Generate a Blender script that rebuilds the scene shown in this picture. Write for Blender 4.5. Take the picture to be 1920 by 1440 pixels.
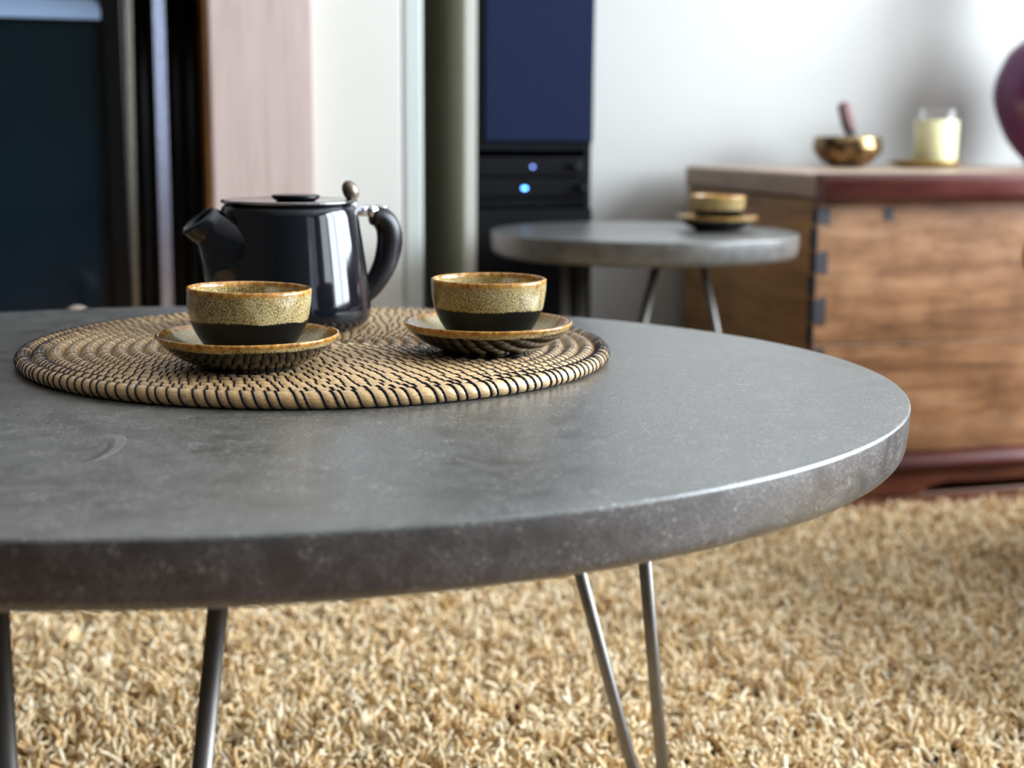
import bpy, bmesh, math, random
from mathutils import Vector, Matrix, noise
random.seed(7)
PI = math.pi
S = bpy.context.scene
for o in list(bpy.data.objects):
    bpy.data.objects.remove(o, do_unlink=True)
COL = S.collection

# ------------------------------------------------------------------ camera, light, exposure
cam = bpy.data.cameras.new('camera')
cam.sensor_width = 36.0
cam.lens = 36.0 * 2650.2 / 1920.0
cam.clip_start = 0.02
cam.dof.use_dof = True
cam.dof.focus_distance = 0.97
cam.dof.aperture_fstop = 5.4
camo = bpy.data.objects.new('camera', cam)
COL.objects.link(camo)
p_, r_ = 0.17563, 0.00723
f_ = Vector((0, math.cos(p_), -math.sin(p_)))
rt0 = Vector((1, 0, 0)); up0 = rt0.cross(f_)
rt = math.cos(r_) * rt0 + math.sin(r_) * up0
up = -math.sin(r_) * rt0 + math.cos(r_) * up0
camo.matrix_world = Matrix(((rt.x, up.x, -f_.x, 0), (rt.y, up.y, -f_.y, 0), (rt.z, up.z, -f_.z, 0.63), (0, 0, 0, 1)))
S.camera = camo

ROT = math.radians(16)          # the room is turned 16 degrees against the camera
E1 = Vector((math.cos(ROT), math.sin(ROT), 0)); E2 = Vector((-math.sin(ROT), math.cos(ROT), 0))
def room(a, b, z=0.0):
    return E1 * a + E2 * b + Vector((0, 0, z))

wd = bpy.data.worlds.new('world'); S.world = wd
wd.use_nodes = True
wd.node_tree.nodes['Background'].inputs[0].default_value = (0.72, 0.84, 1.0, 1)
wd.node_tree.nodes['Background'].inputs[1].default_value = 1.5

def area(name, loc, rotz, w, h, power, col):
    l = bpy.data.lights.new(name, 'AREA'); l.shape = 'RECTANGLE'; l.size = w; l.size_y = h
    l.energy = power; l.color = col
    o = bpy.data.objects.new(name, l); COL.objects.link(o)
    o.location = loc
    o.rotation_euler = (PI / 2, 0, rotz)
    return o
# daylight entering the side and rear windows, plus one added window (area lights fill the window openings, just outside the panes)
area('daylight_side_window', room(3.14, 0.70, 1.35), ROT + PI / 2, 2.6, 1.7, 390, (0.82, 0.91, 1.0))
area('daylight_rear_window', room(2.1, -2.54, 1.3), ROT + PI, 1.1, 1.8, 11, (0.95, 0.96, 1.0))

area('added_lid_highlight_light', room(3.14, -1.23, 1.35), ROT + PI / 2, 1.14, 1.7, 45, (0.88, 0.93, 1.0))  # extra window light added to give the chest lid moulding a highlight
S.view_settings.view_transform = 'Standard'
S.view_settings.look = 'None'
S.view_settings.exposure = 0.0
S.view_settings.gamma = 1.0
S.view_settings.use_curve_mapping = False
try:
    S.cycles.use_denoising = True
    S.cycles.max_bounces = 8
    S.cycles.caustics_reflective = False
    S.cycles.caustics_refractive = False
except Exception:
    pass

# ------------------------------------------------------------------ helpers
def finish(name, bm, mats=None, parent=None, smooth=True, loc=None, rotz=None):
    me = bpy.data.meshes.new(name)
    bm.normal_update()
    bm.to_mesh(me); bm.free()
    return link(name, me, mats, parent, smooth, loc, rotz)

def link(name, me, mats=None, parent=None, smooth=True, loc=None, rotz=None):
    if mats is not None:
        for m in (mats if isinstance(mats, (list, tuple)) else [mats]):
            me.materials.append(m)
    if smooth:
        for p in me.polygons: p.use_smooth = True
    o = bpy.data.objects.new(name, me); COL.objects.link(o)
    if parent is not None: o.parent = parent
    if loc is not None: o.location = loc
    if rotz is not None: o.rotation_euler = (0, 0, rotz)
    return o

def thing(name, label, cat, loc=(0, 0, 0), rotz=0.0, group=None):
    o = bpy.data.objects.new(name, None); COL.objects.link(o)
    o.empty_display_size = 0.05
    o.location = loc; o.rotation_euler = (0, 0, rotz)
    o['label'] = label; o['category'] = cat
    if group: o['group'] = group
    return o

def tag(o, label, cat, group=None):
    o['label'] = label; o['category'] = cat
    if group: o['group'] = group
    return o

def box(bm, x0, x1, y0, y1, z0, z1, bev=0.0, seg=2, mat=0):
    n0 = set(bm.verts)
    vs = [bm.verts.new((x, y, z)) for x in (x0, x1) for y in (y0, y1) for z in (z0, z1)]
    idx = [(0, 1, 3, 2), (4, 6, 7, 5), (0, 4, 5, 1), (2, 3, 7, 6), (0, 2, 6, 4), (1, 5, 7, 3)]
    fs = [bm.faces.new([vs[i] for i in f]) for f in idx]
    for f in fs: f.material_index = mat
    if bev > 0:
        es = list({e for f in fs for e in f.edges})
        r = bmesh.ops.bevel(bm, geom=es, offset=bev, segments=seg, profile=0.5, affect='EDGES')
        for f in r['faces']: f.material_index = mat

def boxo(name, x0, x1, y0, y1, z0, z1, m, parent=None, bev=0.002, seg=2, smooth=False, loc=None, rotz=None):
    bm = bmesh.new(); box(bm, x0, x1, y0, y1, z0, z1, bev, seg)
    o = finish(name, bm, m, parent, smooth, loc, rotz)
    return o

def lathe(bm, prof, n=96, mats=None, sx=1.0, sy=1.0, c=(0, 0), close0=True, close1=True):
    """prof: (r, z) list, first to last; mats: material index per segment"""
    rings = []
    for (r, z) in prof:
        if r < 1e-6:
            rings.append([bm.verts.new((c[0], c[1], z))])
        else:
            rings.append([bm.verts.new((c[0] + sx * r * math.cos(2 * PI * k / n), c[1] + sy * r * math.sin(2 * PI * k / n), z)) for k in range(n)])
    for i in range(len(rings) - 1):
        A, B_ = rings[i], rings[i + 1]
        mi = mats[i] if mats else 0
        for k in range(n):
            k2 = (k + 1) % n
            if len(A) == 1 and len(B_) == 1: continue
            if len(A) == 1: f = bm.faces.new((A[0], B_[k2], B_[k]))
            elif len(B_) == 1: f = bm.faces.new((A[k], A[k2], B_[0]))
            else: f = bm.faces.new((A[k], A[k2], B_[k2], B_[k]))
            f.material_index = mi
    bmesh.ops.recalc_face_normals(bm, faces=bm.faces)

def tube(bm, pts, rad, n=12, cap=True, flat=None):
    """rad: number or list; flat: (side, thick) scale list for an elliptic section with side axis given"""
    pts = [Vector(p) for p in pts]
    rings = []; prev = None
    for i, p in enumerate(pts):
        t = (pts[min(i + 1, len(pts) - 1)] - pts[max(i - 1, 0)]).normalized()
        if prev is None:
            ref = Vector((0, 0, 1)) if abs(t.z) < 0.9 else Vector((0, 1, 0))
            u = t.cross(ref).normalized()
        else:
            u = (prev - t * prev.dot(t)).normalized()
        prev = u; w = t.cross(u)
        r = rad[i] if isinstance(rad, (list, tuple)) else rad
        ru, rw = r if isinstance(r, (list, tuple)) else (r, r)
        rings.append([bm.verts.new(p + u * (ru * math.cos(2 * PI * k / n)) + w * (rw * math.sin(2 * PI * k / n))) for k in range(n)])
    for i in range(len(rings) - 1):
        for k in range(n):
            bm.faces.new((rings[i][k], rings[i][(k + 1) % n], rings[i + 1][(k + 1) % n], rings[i + 1][k]))
    if cap:
        bm.faces.new(rings[0][::-1]); bm.faces.new(rings[-1])
    bmesh.ops.recalc_face_normals(bm, faces=bm.faces)

def arc_prof(cx, cz, r, a0, a1, n):
    return [(cx + r * math.cos(a0 + (a1 - a0) * i / n), cz + r * math.sin(a0 + (a1 - a0) * i / n)) for i in range(n + 1)]

def spline(pts, n):
    """Catmull-Rom through tuples"""
    out = []; P = [pts[0]] + list(pts) + [pts[-1]]
    for i in range(1, len(P) - 2):
        for j in range(n):
            t = j / n
            out.append(tuple(0.5 * (2 * b + (c - a) * t + (2 * a - 5 * b + 4 * c - d) * t * t + (3 * b - a - 3 * c + d) * t ** 3)
                             for a, b, c, d in zip(P[i - 1], P[i], P[i + 1], P[i + 2])))
    out.append(tuple(pts[-1]))
    return out

# ------------------------------------------------------------------ materials
class NT:
    def __init__(s, name):
        s.m = bpy.data.materials.new(name); s.m.use_nodes = True
        s.t = s.m.node_tree; s.n = s.t.nodes; s.l = s.t.links
        s.b = s.n['Principled BSDF']
    def add(s, kind, **kw):
        n = s.n.new(kind)
        for k, v in kw.items(): setattr(n, k, v)
        return n
    def put(s, sock, v):
        if hasattr(v, 'is_output') or isinstance(v, bpy.types.NodeSocket): s.l.new(v, sock)
        else: sock.default_value = v
    def coord(s, scale=(1, 1, 1), kind='Object', rot=(0, 0, 0), loc=(0, 0, 0)):
        tc = s.add('ShaderNodeTexCoord'); mp = s.add('ShaderNodeMapping')
        s.l.new(tc.outputs[kind], mp.inputs[0]); mp.inputs['Scale'].default_value = scale
        mp.inputs['Rotation'].default_value = rot; mp.inputs['Location'].default_value = loc
        return mp.outputs[0]
    def noise(s, vec, scale, detail=4, rough=0.55, dist=0.0):
        n = s.add('ShaderNodeTexNoise'); s.l.new(vec, n.inputs['Vector'])
        n.inputs['Scale'].default_value = scale; n.inputs['Detail'].default_value = detail
        n.inputs['Roughness'].default_value = rough; n.inputs['Distortion'].default_value = dist
        return n.outputs['Fac']
    def voro(s, vec, scale, feature='F1'):
        n = s.add('ShaderNodeTexVoronoi', feature=feature); s.l.new(vec, n.inputs['Vector'])
        n.inputs['Scale'].default_value = scale
        return n.outputs['Distance']
    def ramp(s, fac, stops, interp='LINEAR'):
        r = s.add('ShaderNodeValToRGB'); s.l.new(fac, r.inputs[0]); cr = r.color_ramp; cr.interpolation = interp
        while len(cr.elements) < len(stops): cr.elements.new(0.5)
        for e, (p, c) in zip(cr.elements, stops):
            e.position = p; e.color = (*c, 1) if len(c) == 3 else c
        return r.outputs[0]
    def mix(s, fac, a, b, mode='MIX'):
        n = s.add('ShaderNodeMix', data_type='RGBA', blend_type=mode)
        s.put(n.inputs[0], fac); s.put(n.inputs[6], a if not isinstance(a, tuple) else (*a, 1)); s.put(n.inputs[7], b if not isinstance(b, tuple) else (*b, 1))
        return n.outputs[2]
    def math(s, op, a, b=0.0, clamp=False):
        n = s.add('ShaderNodeMath', operation=op, use_clamp=clamp)
        s.put(n.inputs[0], a); s.put(n.inputs[1], b)
        return n.outputs[0]
    def sepxyz(s, vec):
        n = s.add('ShaderNodeSeparateXYZ'); s.l.new(vec, n.inputs[0]); return n.outputs
    def mapr(s, v, a, b, c=0.0, d=1.0):
        n = s.add('ShaderNodeMapRange'); s.put(n.inputs[0], v)
        for i, x in zip((1, 2, 3, 4), (a, b, c, d)): n.inputs[i].default_value = x
        return n.outputs[0]
    def bump(s, h, strength=0.3, dist=0.001, prev=None):
        n = s.add('ShaderNodeBump'); s.l.new(h, n.inputs['Height'])
        n.inputs['Strength'].default_value = strength; n.inputs['Distance'].default_value = dist
        if prev is not None: s.l.new(prev, n.inputs['Normal'])
        s.l.new(n.outputs[0], s.b.inputs['Normal'])
        return n.outputs[0]
    def set(s, col=None, rough=None, metal=None, coat=None, coatr=None, spec=None, sheen=None, trans=None, ior=None, emit=None, estr=None, sss=None):
        for k, v in (('Base Color', col), ('Roughness', rough), ('Metallic', metal), ('Coat Weight', coat), ('Coat Roughness', coatr), ('Specular IOR Level', spec),
                     ('Sheen Weight', sheen), ('Transmission Weight', trans), ('IOR', ior), ('Emission Color', emit), ('Emission Strength', estr), ('Subsurface Weight', sss)):
            if v is None: continue
            if isinstance(v, tuple) and len(v) == 3: v = (*v, 1)
            s.put(s.b.inputs[k], v)
        return s.m

def plain(name, col, rough=0.5, var=0.12, scale=30.0, bump=0.0, **kw):
    t = NT(name); v = t.coord()
    n = t.noise(v, scale, 5)
    c = t.mix(n, tuple(x * (1 - var) for x in col), tuple(min(1, x * (1 + var)) for x in col))
    t.set(col=c, rough=rough, **kw)
    if bump: t.bump(n, bump, 0.002)
    return t.m

def mat_concrete(name, seed=0.0, marks=False):
    t = NT(name); v = t.coord(loc=(seed, seed, 0))
    big = t.noise(v, 5.0, 6, 0.6, 0.6); mid = t.noise(v, 42.0, 7, 0.7); fine = t.noise(v, 480.0, 3, 0.6)
    trow = t.noise(t.coord(scale=(1, 3.2, 1), rot=(0, 0, 0.5)), 7.0, 8, 0.7, 1.2)
    c = t.mix(t.ramp(big, [(0.3, (0, 0, 0)), (0.7, (1, 1, 1))]), (0.042, 0.043, 0.038), (0.074, 0.075, 0.070))
    c = t.mix(t.ramp(mid, [(0.3, (0, 0, 0)), (0.75, (1, 1, 1))]), c, t.mix(0.2, c, (0.14, 0.14, 0.13)))
    c = t.mix(t.ramp(trow, [(0.55, (0, 0, 0)), (0.64, (1, 1, 1))]), c, t.mix(0.14, c, (0.15, 0.148, 0.14)))
    # pale sand grains at the surface
    vd = t.math('ADD', t.voro(v, 300.0), t.math('MULTIPLY', t.math('SUBTRACT', t.noise(v, 900.0, 3, 0.7), 0.5), 0.55)); sel = t.noise(v, 60.0, 4, 0.75)
    sp = t.math('MULTIPLY', t.ramp(vd, [(0.27, (1, 1, 1)), (0.36, (0, 0, 0))]), t.ramp(sel, [(0.50, (0, 0, 0)), (0.62, (1, 1, 1))]))
    c = t.mix(t.math('MULTIPLY', sp, 0.3 if seed else 0.62), c, (0.44, 0.42, 0.37))
    vd2 = t.voro(v, 820.0)
    sp2 = t.math('MULTIPLY', t.ramp(vd2, [(0.30, (1, 1, 1)), (0.40, (0, 0, 0))]), t.ramp(mid, [(0.38, (0, 0, 0)), (0.55, (1, 1, 1))]))
    c = t.mix(t.math('MULTIPLY', sp2, 0.65), c, (0.36, 0.35, 0.32))
    vd3 = t.voro(t.coord(loc=(9, 4, 1)), 420.0)
    c = t.mix(t.ramp(vd3, [(0.22, (0.7, 0.7, 0.7)), (0.3, (0, 0, 0))]), c, (0.012, 0.012, 0.010))
    rel = None
    if marks:
        # a crescent left by the trowel and one damp patch near the lower edge
        def dist(p, sc):
            n = t.add('ShaderNodeVectorMath', operation='DISTANCE'); w = t.coord(scale=sc, loc=tuple(-a * b for a, b in zip(p, sc)))
            t.l.new(w, n.inputs[0]); n.inputs[1].default_value = (0, 0, 0); return n.outputs['Value']
        d1 = dist((-0.012, -0.250, 0.45), (1, 0.38, 1)); d2 = dist((-0.019, -0.258, 0.45), (1, 0.38, 1))
        rel = t.math('MULTIPLY', t.mapr(d1, 0.0145, 0.0138), t.mapr(d2, 0.0130, 0.0165))
        c = t.mix(t.math('MULTIPLY', rel, 0.5), c, (0.19, 0.186, 0.175))
        d3 = t.math('ADD', dist((0.404, -0.296, 0.423), (1, 1, 1)), t.math('MULTIPLY', t.math('SUBTRACT', t.noise(v, 120.0, 2), 0.5), 0.006))
        c = t.mix(t.math('MULTIPLY', t.mapr(d3, 0.0105, 0.0090), 0.8), c, (0.022, 0.021, 0.017))
    r = t.mapr(mid, 0.3, 0.75, 0.31, 0.42)
    t.set(col=c, rough=r, spec=1.0, coat=0.35, coatr=0.32)
    b1 = t.bump(fine, 0.09, 0.0005)
    pit = t.ramp(t.voro(t.coord(loc=(3, 1, 2)), 140.0), [(0.05, (0, 0, 0)), (0.12, (1, 1, 1))])
    b2 = t.bump(pit, 0.35, 0.0006, b1)
    b3 = t.bump(trow, 0.12, 0.0010, b2)
    b4 = t.bump(sp2, 0.10, 0.0003, b3)
    if rel is not None: t.bump(rel, 0.8, 0.0012, b4)
    return t

M = {}
tc_ = mat_concrete('concrete', 0.0, True)
M['concrete'] = tc_.m
M['concrete_side_table'] = mat_concrete('concrete_side_table', 4.0).m
M['steel'] = plain('brushed_steel', (0.20, 0.19, 0.175), 0.42, 0.2, 60, metal=0.9)
M['wall'] = plain('wall_paint', (0.445, 0.435, 0.41), 0.7, 0.02, 6, bump=0.03)
M['wall_white'] = plain('wall_white', (0.56, 0.55, 0.50), 0.65, 0.02, 6, bump=0.03)
M['wall_dim'] = plain('darkened_wall_paint', (0.060, 0.054, 0.046), 0.75, 0.05, 6)  # unseen walls; the dim room is put into a dark colour to cut bounce
M['ceiling'] = plain('ceiling_paint', (0.74, 0.74, 0.73), 0.8, 0.02, 6)
M['frame_white'] = plain('white_gloss_paint', (0.8, 0.8, 0.78), 0.35, 0.02, 8)
M['trim_grey'] = plain('pale_grey_trim_paint', (0.46, 0.49, 0.46), 0.5, 0.02, 8)
M['iron'] = plain('cast_iron', (0.004, 0.004, 0.004), 0.3, 0.3, 80, spec=0.3)
M['iron_highlight_cool'] = plain('cool_highlight_iron', (0.50, 0.53, 0.66), 0.22, 0.2, 80, metal=1.0)  # window highlight on the moulding, put into a pale lavender colour
M['iron_highlight_warm'] = plain('warm_highlight_iron', (0.22, 0.21, 0.165), 0.22, 0.3, 80, metal=1.0)  # fainter moulding highlight, put into a warm grey colour
M['black_plastic'] = plain('black_plastic', (0.003, 0.003, 0.004), 0.5, 0.2, 40, spec=0.12)
M['black_gloss'] = plain('black_gloss', (0.003, 0.003, 0.004), 0.2, 0.2, 40, spec=0.2)
M['taupe'] = plain('taupe_panel', (0.31, 0.285, 0.19), 0.55, 0.05, 10)
M['grey_stile'] = plain('grey_painted_stile', (0.42, 0.41, 0.36), 0.5, 0.05, 10)
M['blue_panel'] = plain('dark_blue_cloth', (0.007, 0.012, 0.036), 0.9, 0.06, 400, spec=0.15)
M['tile'] = plain('terracotta_tile', (0.135, 0.050, 0.024), 0.4, 0.3, 9, coat=0.1)
M['grout'] = plain('grout', (0.34, 0.27, 0.2), 0.9, 0.1, 60)
M['slate'] = plain('slate', (0.03, 0.03, 0.032), 0.5, 0.2, 20)
M['curtain'] = plain('curtain_cloth', (0.62, 0.56, 0.46), 0.9, 0.06, 100)

def glass_door():
    t = NT('stove_glass'); v = t.coord()
    n = t.noise(v, 2.2, 3)
    c = t.ramp(n, [(0.3, (0.003, 0.011, 0.013)), (0.7, (0.005, 0.014, 0.024))])
    return t.set(col=c, rough=0.12, spec=0.5)
M['stove_glass'] = glass_door()
M['hood'] = plain('hood_metal_sky_tint', (0.42, 0.58, 0.82), 0.4, 0.06, 20, metal=0.2)  # reflected sky is put into the light blue base colour

def wood(name, dark, mid, light, scale=(1.2, 9, 9), rough=0.5, coat=0.0, blot=0.5, bump=0.15, n1=6.0, rot=(0, 0, 0)):
    t = NT(name); v = t.coord(scale=scale, rot=rot)
    g = t.noise(v, n1, 8, 0.6, 1.4); f = t.noise(v, n1 * 9, 4, 0.6, 0.3)
    c = t.ramp(g, [(0.25, dark), (0.5, mid), (0.78, light)])
    c = t.mix(t.math('MULTIPLY', f, 0.35), c, dark)
    b = t.noise(t.coord(), 9.0, 6, 0.65)
    c = t.mix(t.math('MULTIPLY', t.ramp(b, [(0.42, (0, 0, 0)), (0.72, (1, 1, 1))]), blot), c, dark)
    t.set(col=c, rough=rough, coat=coat, coatr=0.12)
    t.bump(f, bump, 0.001)
    return t.m
M['chest_front'] = wood('chest_pine_front', (0.085, 0.034, 0.011), (0.37, 0.18, 0.075), (0.60, 0.36, 0.195), rough=0.42, blot=0.75, n1=2.6, bump=0.06)
M['chest_side'] = wood('chest_pine_side', (0.20, 0.095, 0.030), (0.50, 0.26, 0.09), (0.64, 0.37, 0.155), scale=(9, 1.2, 9), rough=0.45, blot=0.4, n1=3.5)
M['chest_lid'] = wood('chest_lid_top', (0.26, 0.17, 0.11), (0.44, 0.30, 0.21), (0.55, 0.39, 0.28), rough=0.4, blot=0.3)
M['chest_red'] = wood('red_lacquered_wood', (0.06, 0.013, 0.010), (0.17, 0.040, 0.032), (0.28, 0.085, 0.065), rough=0.3, coat=0.6, blot=0.35, bump=0.015)
M['chest_plinth'] = wood('red_plinth_wood', (0.05, 0.012, 0.006), (0.17, 0.05, 0.02), (0.26, 0.085, 0.035), rough=0.35, coat=0.3, blot=0.4)
M['end_grain'] = plain('dark_end_grain', (0.030, 0.030, 0.038), 0.5, 0.3, 90)
M['pale_wood'] = wood('pale_pinkish_oak', (0.38, 0.285, 0.25), (0.51, 0.40, 0.365), (0.58, 0.47, 0.43), scale=(14, 14, 0.8), rough=0.5, blot=0.15, n1=4.0)
M['orange_wood'] = wood('orange_brown_wood', (0.14, 0.055, 0.01), (0.30, 0.13, 0.03), (0.42, 0.2, 0.06), scale=(14, 14, 0.8), rough=0.4)
M['dowel_wood'] = wood('pale_knob_wood', (0.40, 0.29, 0.2), (0.6, 0.47, 0.36), (0.7, 0.58, 0.46), rough=0.4, blot=0.1)

M['charcoal'] = plain('charcoal_glaze', (0.006, 0.0075, 0.011), 0.08, 0.25, 300, spec=0.4, coat=0.15, coatr=0.03)
M['handle_black'] = plain('black_handle_glaze', (0.004, 0.004, 0.005), 0.3, 0.2, 300, spec=0.35)
M['chrome'] = plain('polished_steel', (0.62, 0.62, 0.63), 0.14, 0.06, 40, metal=1.0)
M['lever'] = plain('brownish_steel', (0.20, 0.16, 0.12), 0.35, 0.1, 40, metal=0.8)
M['lid_steel'] = plain('dark_lid_steel', (0.24, 0.25, 0.27), 0.10, 0.06, 40, metal=1.0)

def glaze(name, zrim, zblack, wave=0.0035, outer=True, a0=0.0046, a1=0.0016, rb=0.30, sb=0.28):
    """speckled oatmeal glaze, amber lip, black dipped foot on the outside"""
    t = NT(name); v = t.coord(scale=(1, 1, 0.65)); z = t.sepxyz(t.coord())[2]
    n = t.noise(v, 1300.0, 2.5, 0.62); n2 = t.noise(v, 60.0, 3); 
    n = t.math('ADD', n, t.math('MULTIPLY', t.math('SUBTRACT', n2, 0.5), 0.28))
    c = t.ramp(n, [(0.32, (0.045, 0.027, 0.008)), (0.42, (0.19, 0.125, 0.038)), (0.51, (0.38, 0.285, 0.115)), (0.68, (0.60, 0.52, 0.31))])
    wob = t.noise(t.coord(), 26.0, 3)
    zz = t.math('ADD', z, t.math('MULTIPLY', t.math('SUBTRACT', wob, 0.5), a0))
    amb = t.mapr(zz, zrim - a0, zrim - a1)
    ambc = t.ramp(t.noise(v, 260.0, 3), [(0.35, (0.22, 0.085, 0.012)), (0.6, (0.56, 0.28, 0.055)), (0.8, (0.68, 0.42, 0.14))])
    c = t.mix(amb, c, ambc)
    if outer:
        wv = t.noise(t.coord(scale=(1, 1, 0)), 22.0, 3, 0.5)
        zb = t.math('ADD', z, t.math('MULTIPLY', t.math('SUBTRACT', wv, 0.5), wave * 2))
        zb = t.math('ADD', zb, t.math('MULTIPLY', t.math('SUBTRACT', n, 0.5), 0.003))
        blk = t.mapr(zb, zblack - 0.0003, zblack + 0.0005, 1.0, 0.0)
        c = t.mix(blk, c, (0.004, 0.004, 0.004))
        r = t.mapr(blk, 0, 1, 0.16, rb)
        t.set(col=c, rough=r, spec=t.mapr(blk, 0, 1, 0.5, sb))
    else:
        t.set(col=c, rough=0.10, coat=0.4, coatr=0.04, spec=0.55)
    t.bump(n, 0.06, 0.0004)
    return t.m
M['cup_out'] = glaze('cup_glaze_outside', 0.0510, 0.0292)
M['cup_in'] = glaze('cup_glaze_inside', 0.0510, -1, outer=False)
M['saucer_out'] = glaze('saucer_glaze_underside', 0.0230, 0.0183, 0.0018, True, 0.0026, 0.0010, 0.12, 0.5)
M['saucer_in'] = glaze('saucer_glaze_inside', 0.0230, -1, outer=False, a0=0.0022, a1=0.0006)

def straw():
    t = NT('straw_coil'); tc = t.add('ShaderNodeTexCoord'); mp = t.add('ShaderNodeMapping')
    t.l.new(tc.outputs['UV'], mp.inputs[0]); mp.inputs['Scale'].default_value = (0.9, 11.0, 1)
    n = t.noise(mp.outputs[0], 4.0, 5, 0.65, 0.25); b = t.noise(t.coord(), 45.0, 3)
    c = t.ramp(n, [(0.28, (0.12, 0.06, 0.015)), (0.40, (0.52, 0.30, 0.10)), (0.56, (0.72, 0.46, 0.185)), (0.8, (0.82, 0.60, 0.31))])
    c = t.mix(t.math('MULTIPLY', b, 0.25), c, (0.42, 0.24, 0.09))
    t.set(col=c, rough=0.30, spec=0.7, sheen=0.15, coat=0.5, coatr=0.22)
    t.bump(n, 0.55, 0.0009)
    return t.m
M['straw'] = straw()
M['thread'] = plain('dark_thread', (0.011, 0.009, 0.012), 0.75, 0.5, 700, spec=0.3)

def yarn():
    t = NT('cream_yarn')
    at = t.add('ShaderNodeAttribute', attribute_type='INSTANCER', attribute_name='tint')
    z = t.sepxyz(t.coord())[2]
    c = t.ramp(at.outputs['Fac'], [(0.0, (0.58, 0.36, 0.14)), (0.3, (0.83, 0.61, 0.34)), (0.7, (0.90, 0.73, 0.47)), (1.0, (0.93, 0.82, 0.62))])
    t.set(col=c, rough=0.9, spec=0.2)
    return t.m
M['yarn'] = yarn()
M['rug_back'] = plain('rug_backing', (0.34, 0.22, 0.10), 0.95, 0.2, 60)

def brass():
    t = NT('aged_brass'); v = t.coord(scale=(1, 1, 1.6))
    n = t.noise(v, 40.0, 5, 0.65); c = t.ramp(n, [(0.38, (0.035, 0.024, 0.013)), (0.5, (0.20, 0.125, 0.055)), (0.66, (0.42, 0.29, 0.14))])
    return t.set(col=c, rough=0.26, metal=0.9)
M['brass'] = brass()
M['gold'] = plain('gold_dish', (0.58, 0.40, 0.13), 0.25, 0.12, 60, metal=0.9)
M['suede'] = plain('plum_suede', (0.20, 0.12, 0.12), 0.8, 0.15, 200)
M['wax'] = plain('cream_wax', (0.86, 0.80, 0.45), 0.45, 0.03, 20, sss=0.0)
M['purple'] = plain('purple_glaze', (0.095, 0.012, 0.068), 0.32, 0.2, 20, spec=0.4)
M['red_leather'] = plain('red_leather', (0.23, 0.022, 0.014), 0.4, 0.2, 120, bump=0.1)

def clear_glass():
    t = NT('clear_glass'); t.set(col=(0.97, 0.98, 0.98), rough=0.02, ior=1.12, trans=1.0); return t.m
def pane_glass():
    t = NT('window_pane')
    tr = t.add('ShaderNodeBsdfTransparent'); gl = t.add('ShaderNodeBsdfGlossy'); gl.inputs['Roughness'].default_value = 0.02
    mx = t.add('ShaderNodeMixShader'); lw = t.add('ShaderNodeLayerWeight'); lw.inputs[0].default_value = 0.5
    f = t.math('ADD', t.math('MULTIPLY', t.math('POWER', lw.outputs['Facing'], 5.0), 0.5), 0.035)
    t.l.new(f, mx.inputs[0]); t.l.new(tr.outputs[0], mx.inputs[1]); t.l.new(gl.outputs[0], mx.inputs[2])
    t.l.new(mx.outputs[0], t.n['Material Output'].inputs[0])
    return t.m
M['pane'] = pane_glass()
M['glass'] = M['pane']
def led(name, col, s):
    t = NT(name); t.set(col=(0.01, 0.01, 0.01), emit=col, estr=s); return t.m
M['led_bright'] = led('blue_lamp_bright', (0.10, 0.36, 1.0), 14.0)
M['led_dim'] = led('blue_lamp_dim', (0.16, 0.25, 0.70), 7.0)

# ------------------------------------------------------------------ the room
def struct(name, bm, m, smooth=False):
    o = finish(name, bm, m, None, smooth, rotz=ROT); o['kind'] = 'structure'; return o
A0, A1, B0, B1, HC = -2.0, 3.0, -2.4, 2.82, 2.5
WT = 0.12
bm = bmesh.new(); box(bm, A0 - WT, A1 + WT, B0 - WT, B1 + WT, -0.12, -0.012)
floor = struct('floor', bm, M['grout'])
TS = 0.33; tile_me = None
na = int((A1 - A0) / TS) + 1; nb = int((B1 - B0) / TS)
for i in range(na):
    for j in range(nb):
        a = A0 + TS * i; b = B1 - TS * (j + 1)
        aa = min(a + TS, A1); bb = min(b + TS, B1)
        if aa - a < TS - 1e-4 or bb - b < TS - 1e-4:
            continue
        if tile_me is None:
            tile = boxo('tile', -TS / 2 + 0.004, TS / 2 - 0.004, -TS / 2 + 0.004, TS / 2 - 0.004, -0.012, 0.0, M['tile'], floor, 0.002, 1)
            tile_me = tile.data; o = tile
        else:
            o = bpy.data.objects.new('tile', tile_me); COL.objects.link(o); o.parent = floor
        o.location = (a + TS / 2, b + TS / 2, random.uniform(-0.0008, 0.0))
        o.rotation_euler = (0, 0, random.choice((0, PI / 2, PI, -PI / 2)))
bm = bmesh.new(); box(bm, A0 - WT, A1 + WT, B0 - WT, B1 + WT, HC, HC + 0.1); struct('ceiling', bm, M['ceiling'])
bm = bmesh.new(); box(bm, A0 - WT, A1 + WT, B1, B1 + WT, -0.012, HC); struct('wall_back', bm, M['wall'])
bm = bmesh.new(); box(bm, A0 - WT, A0, B0, B1, -0.012, HC); struct('wall_left', bm, M['wall_dim'])
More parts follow.
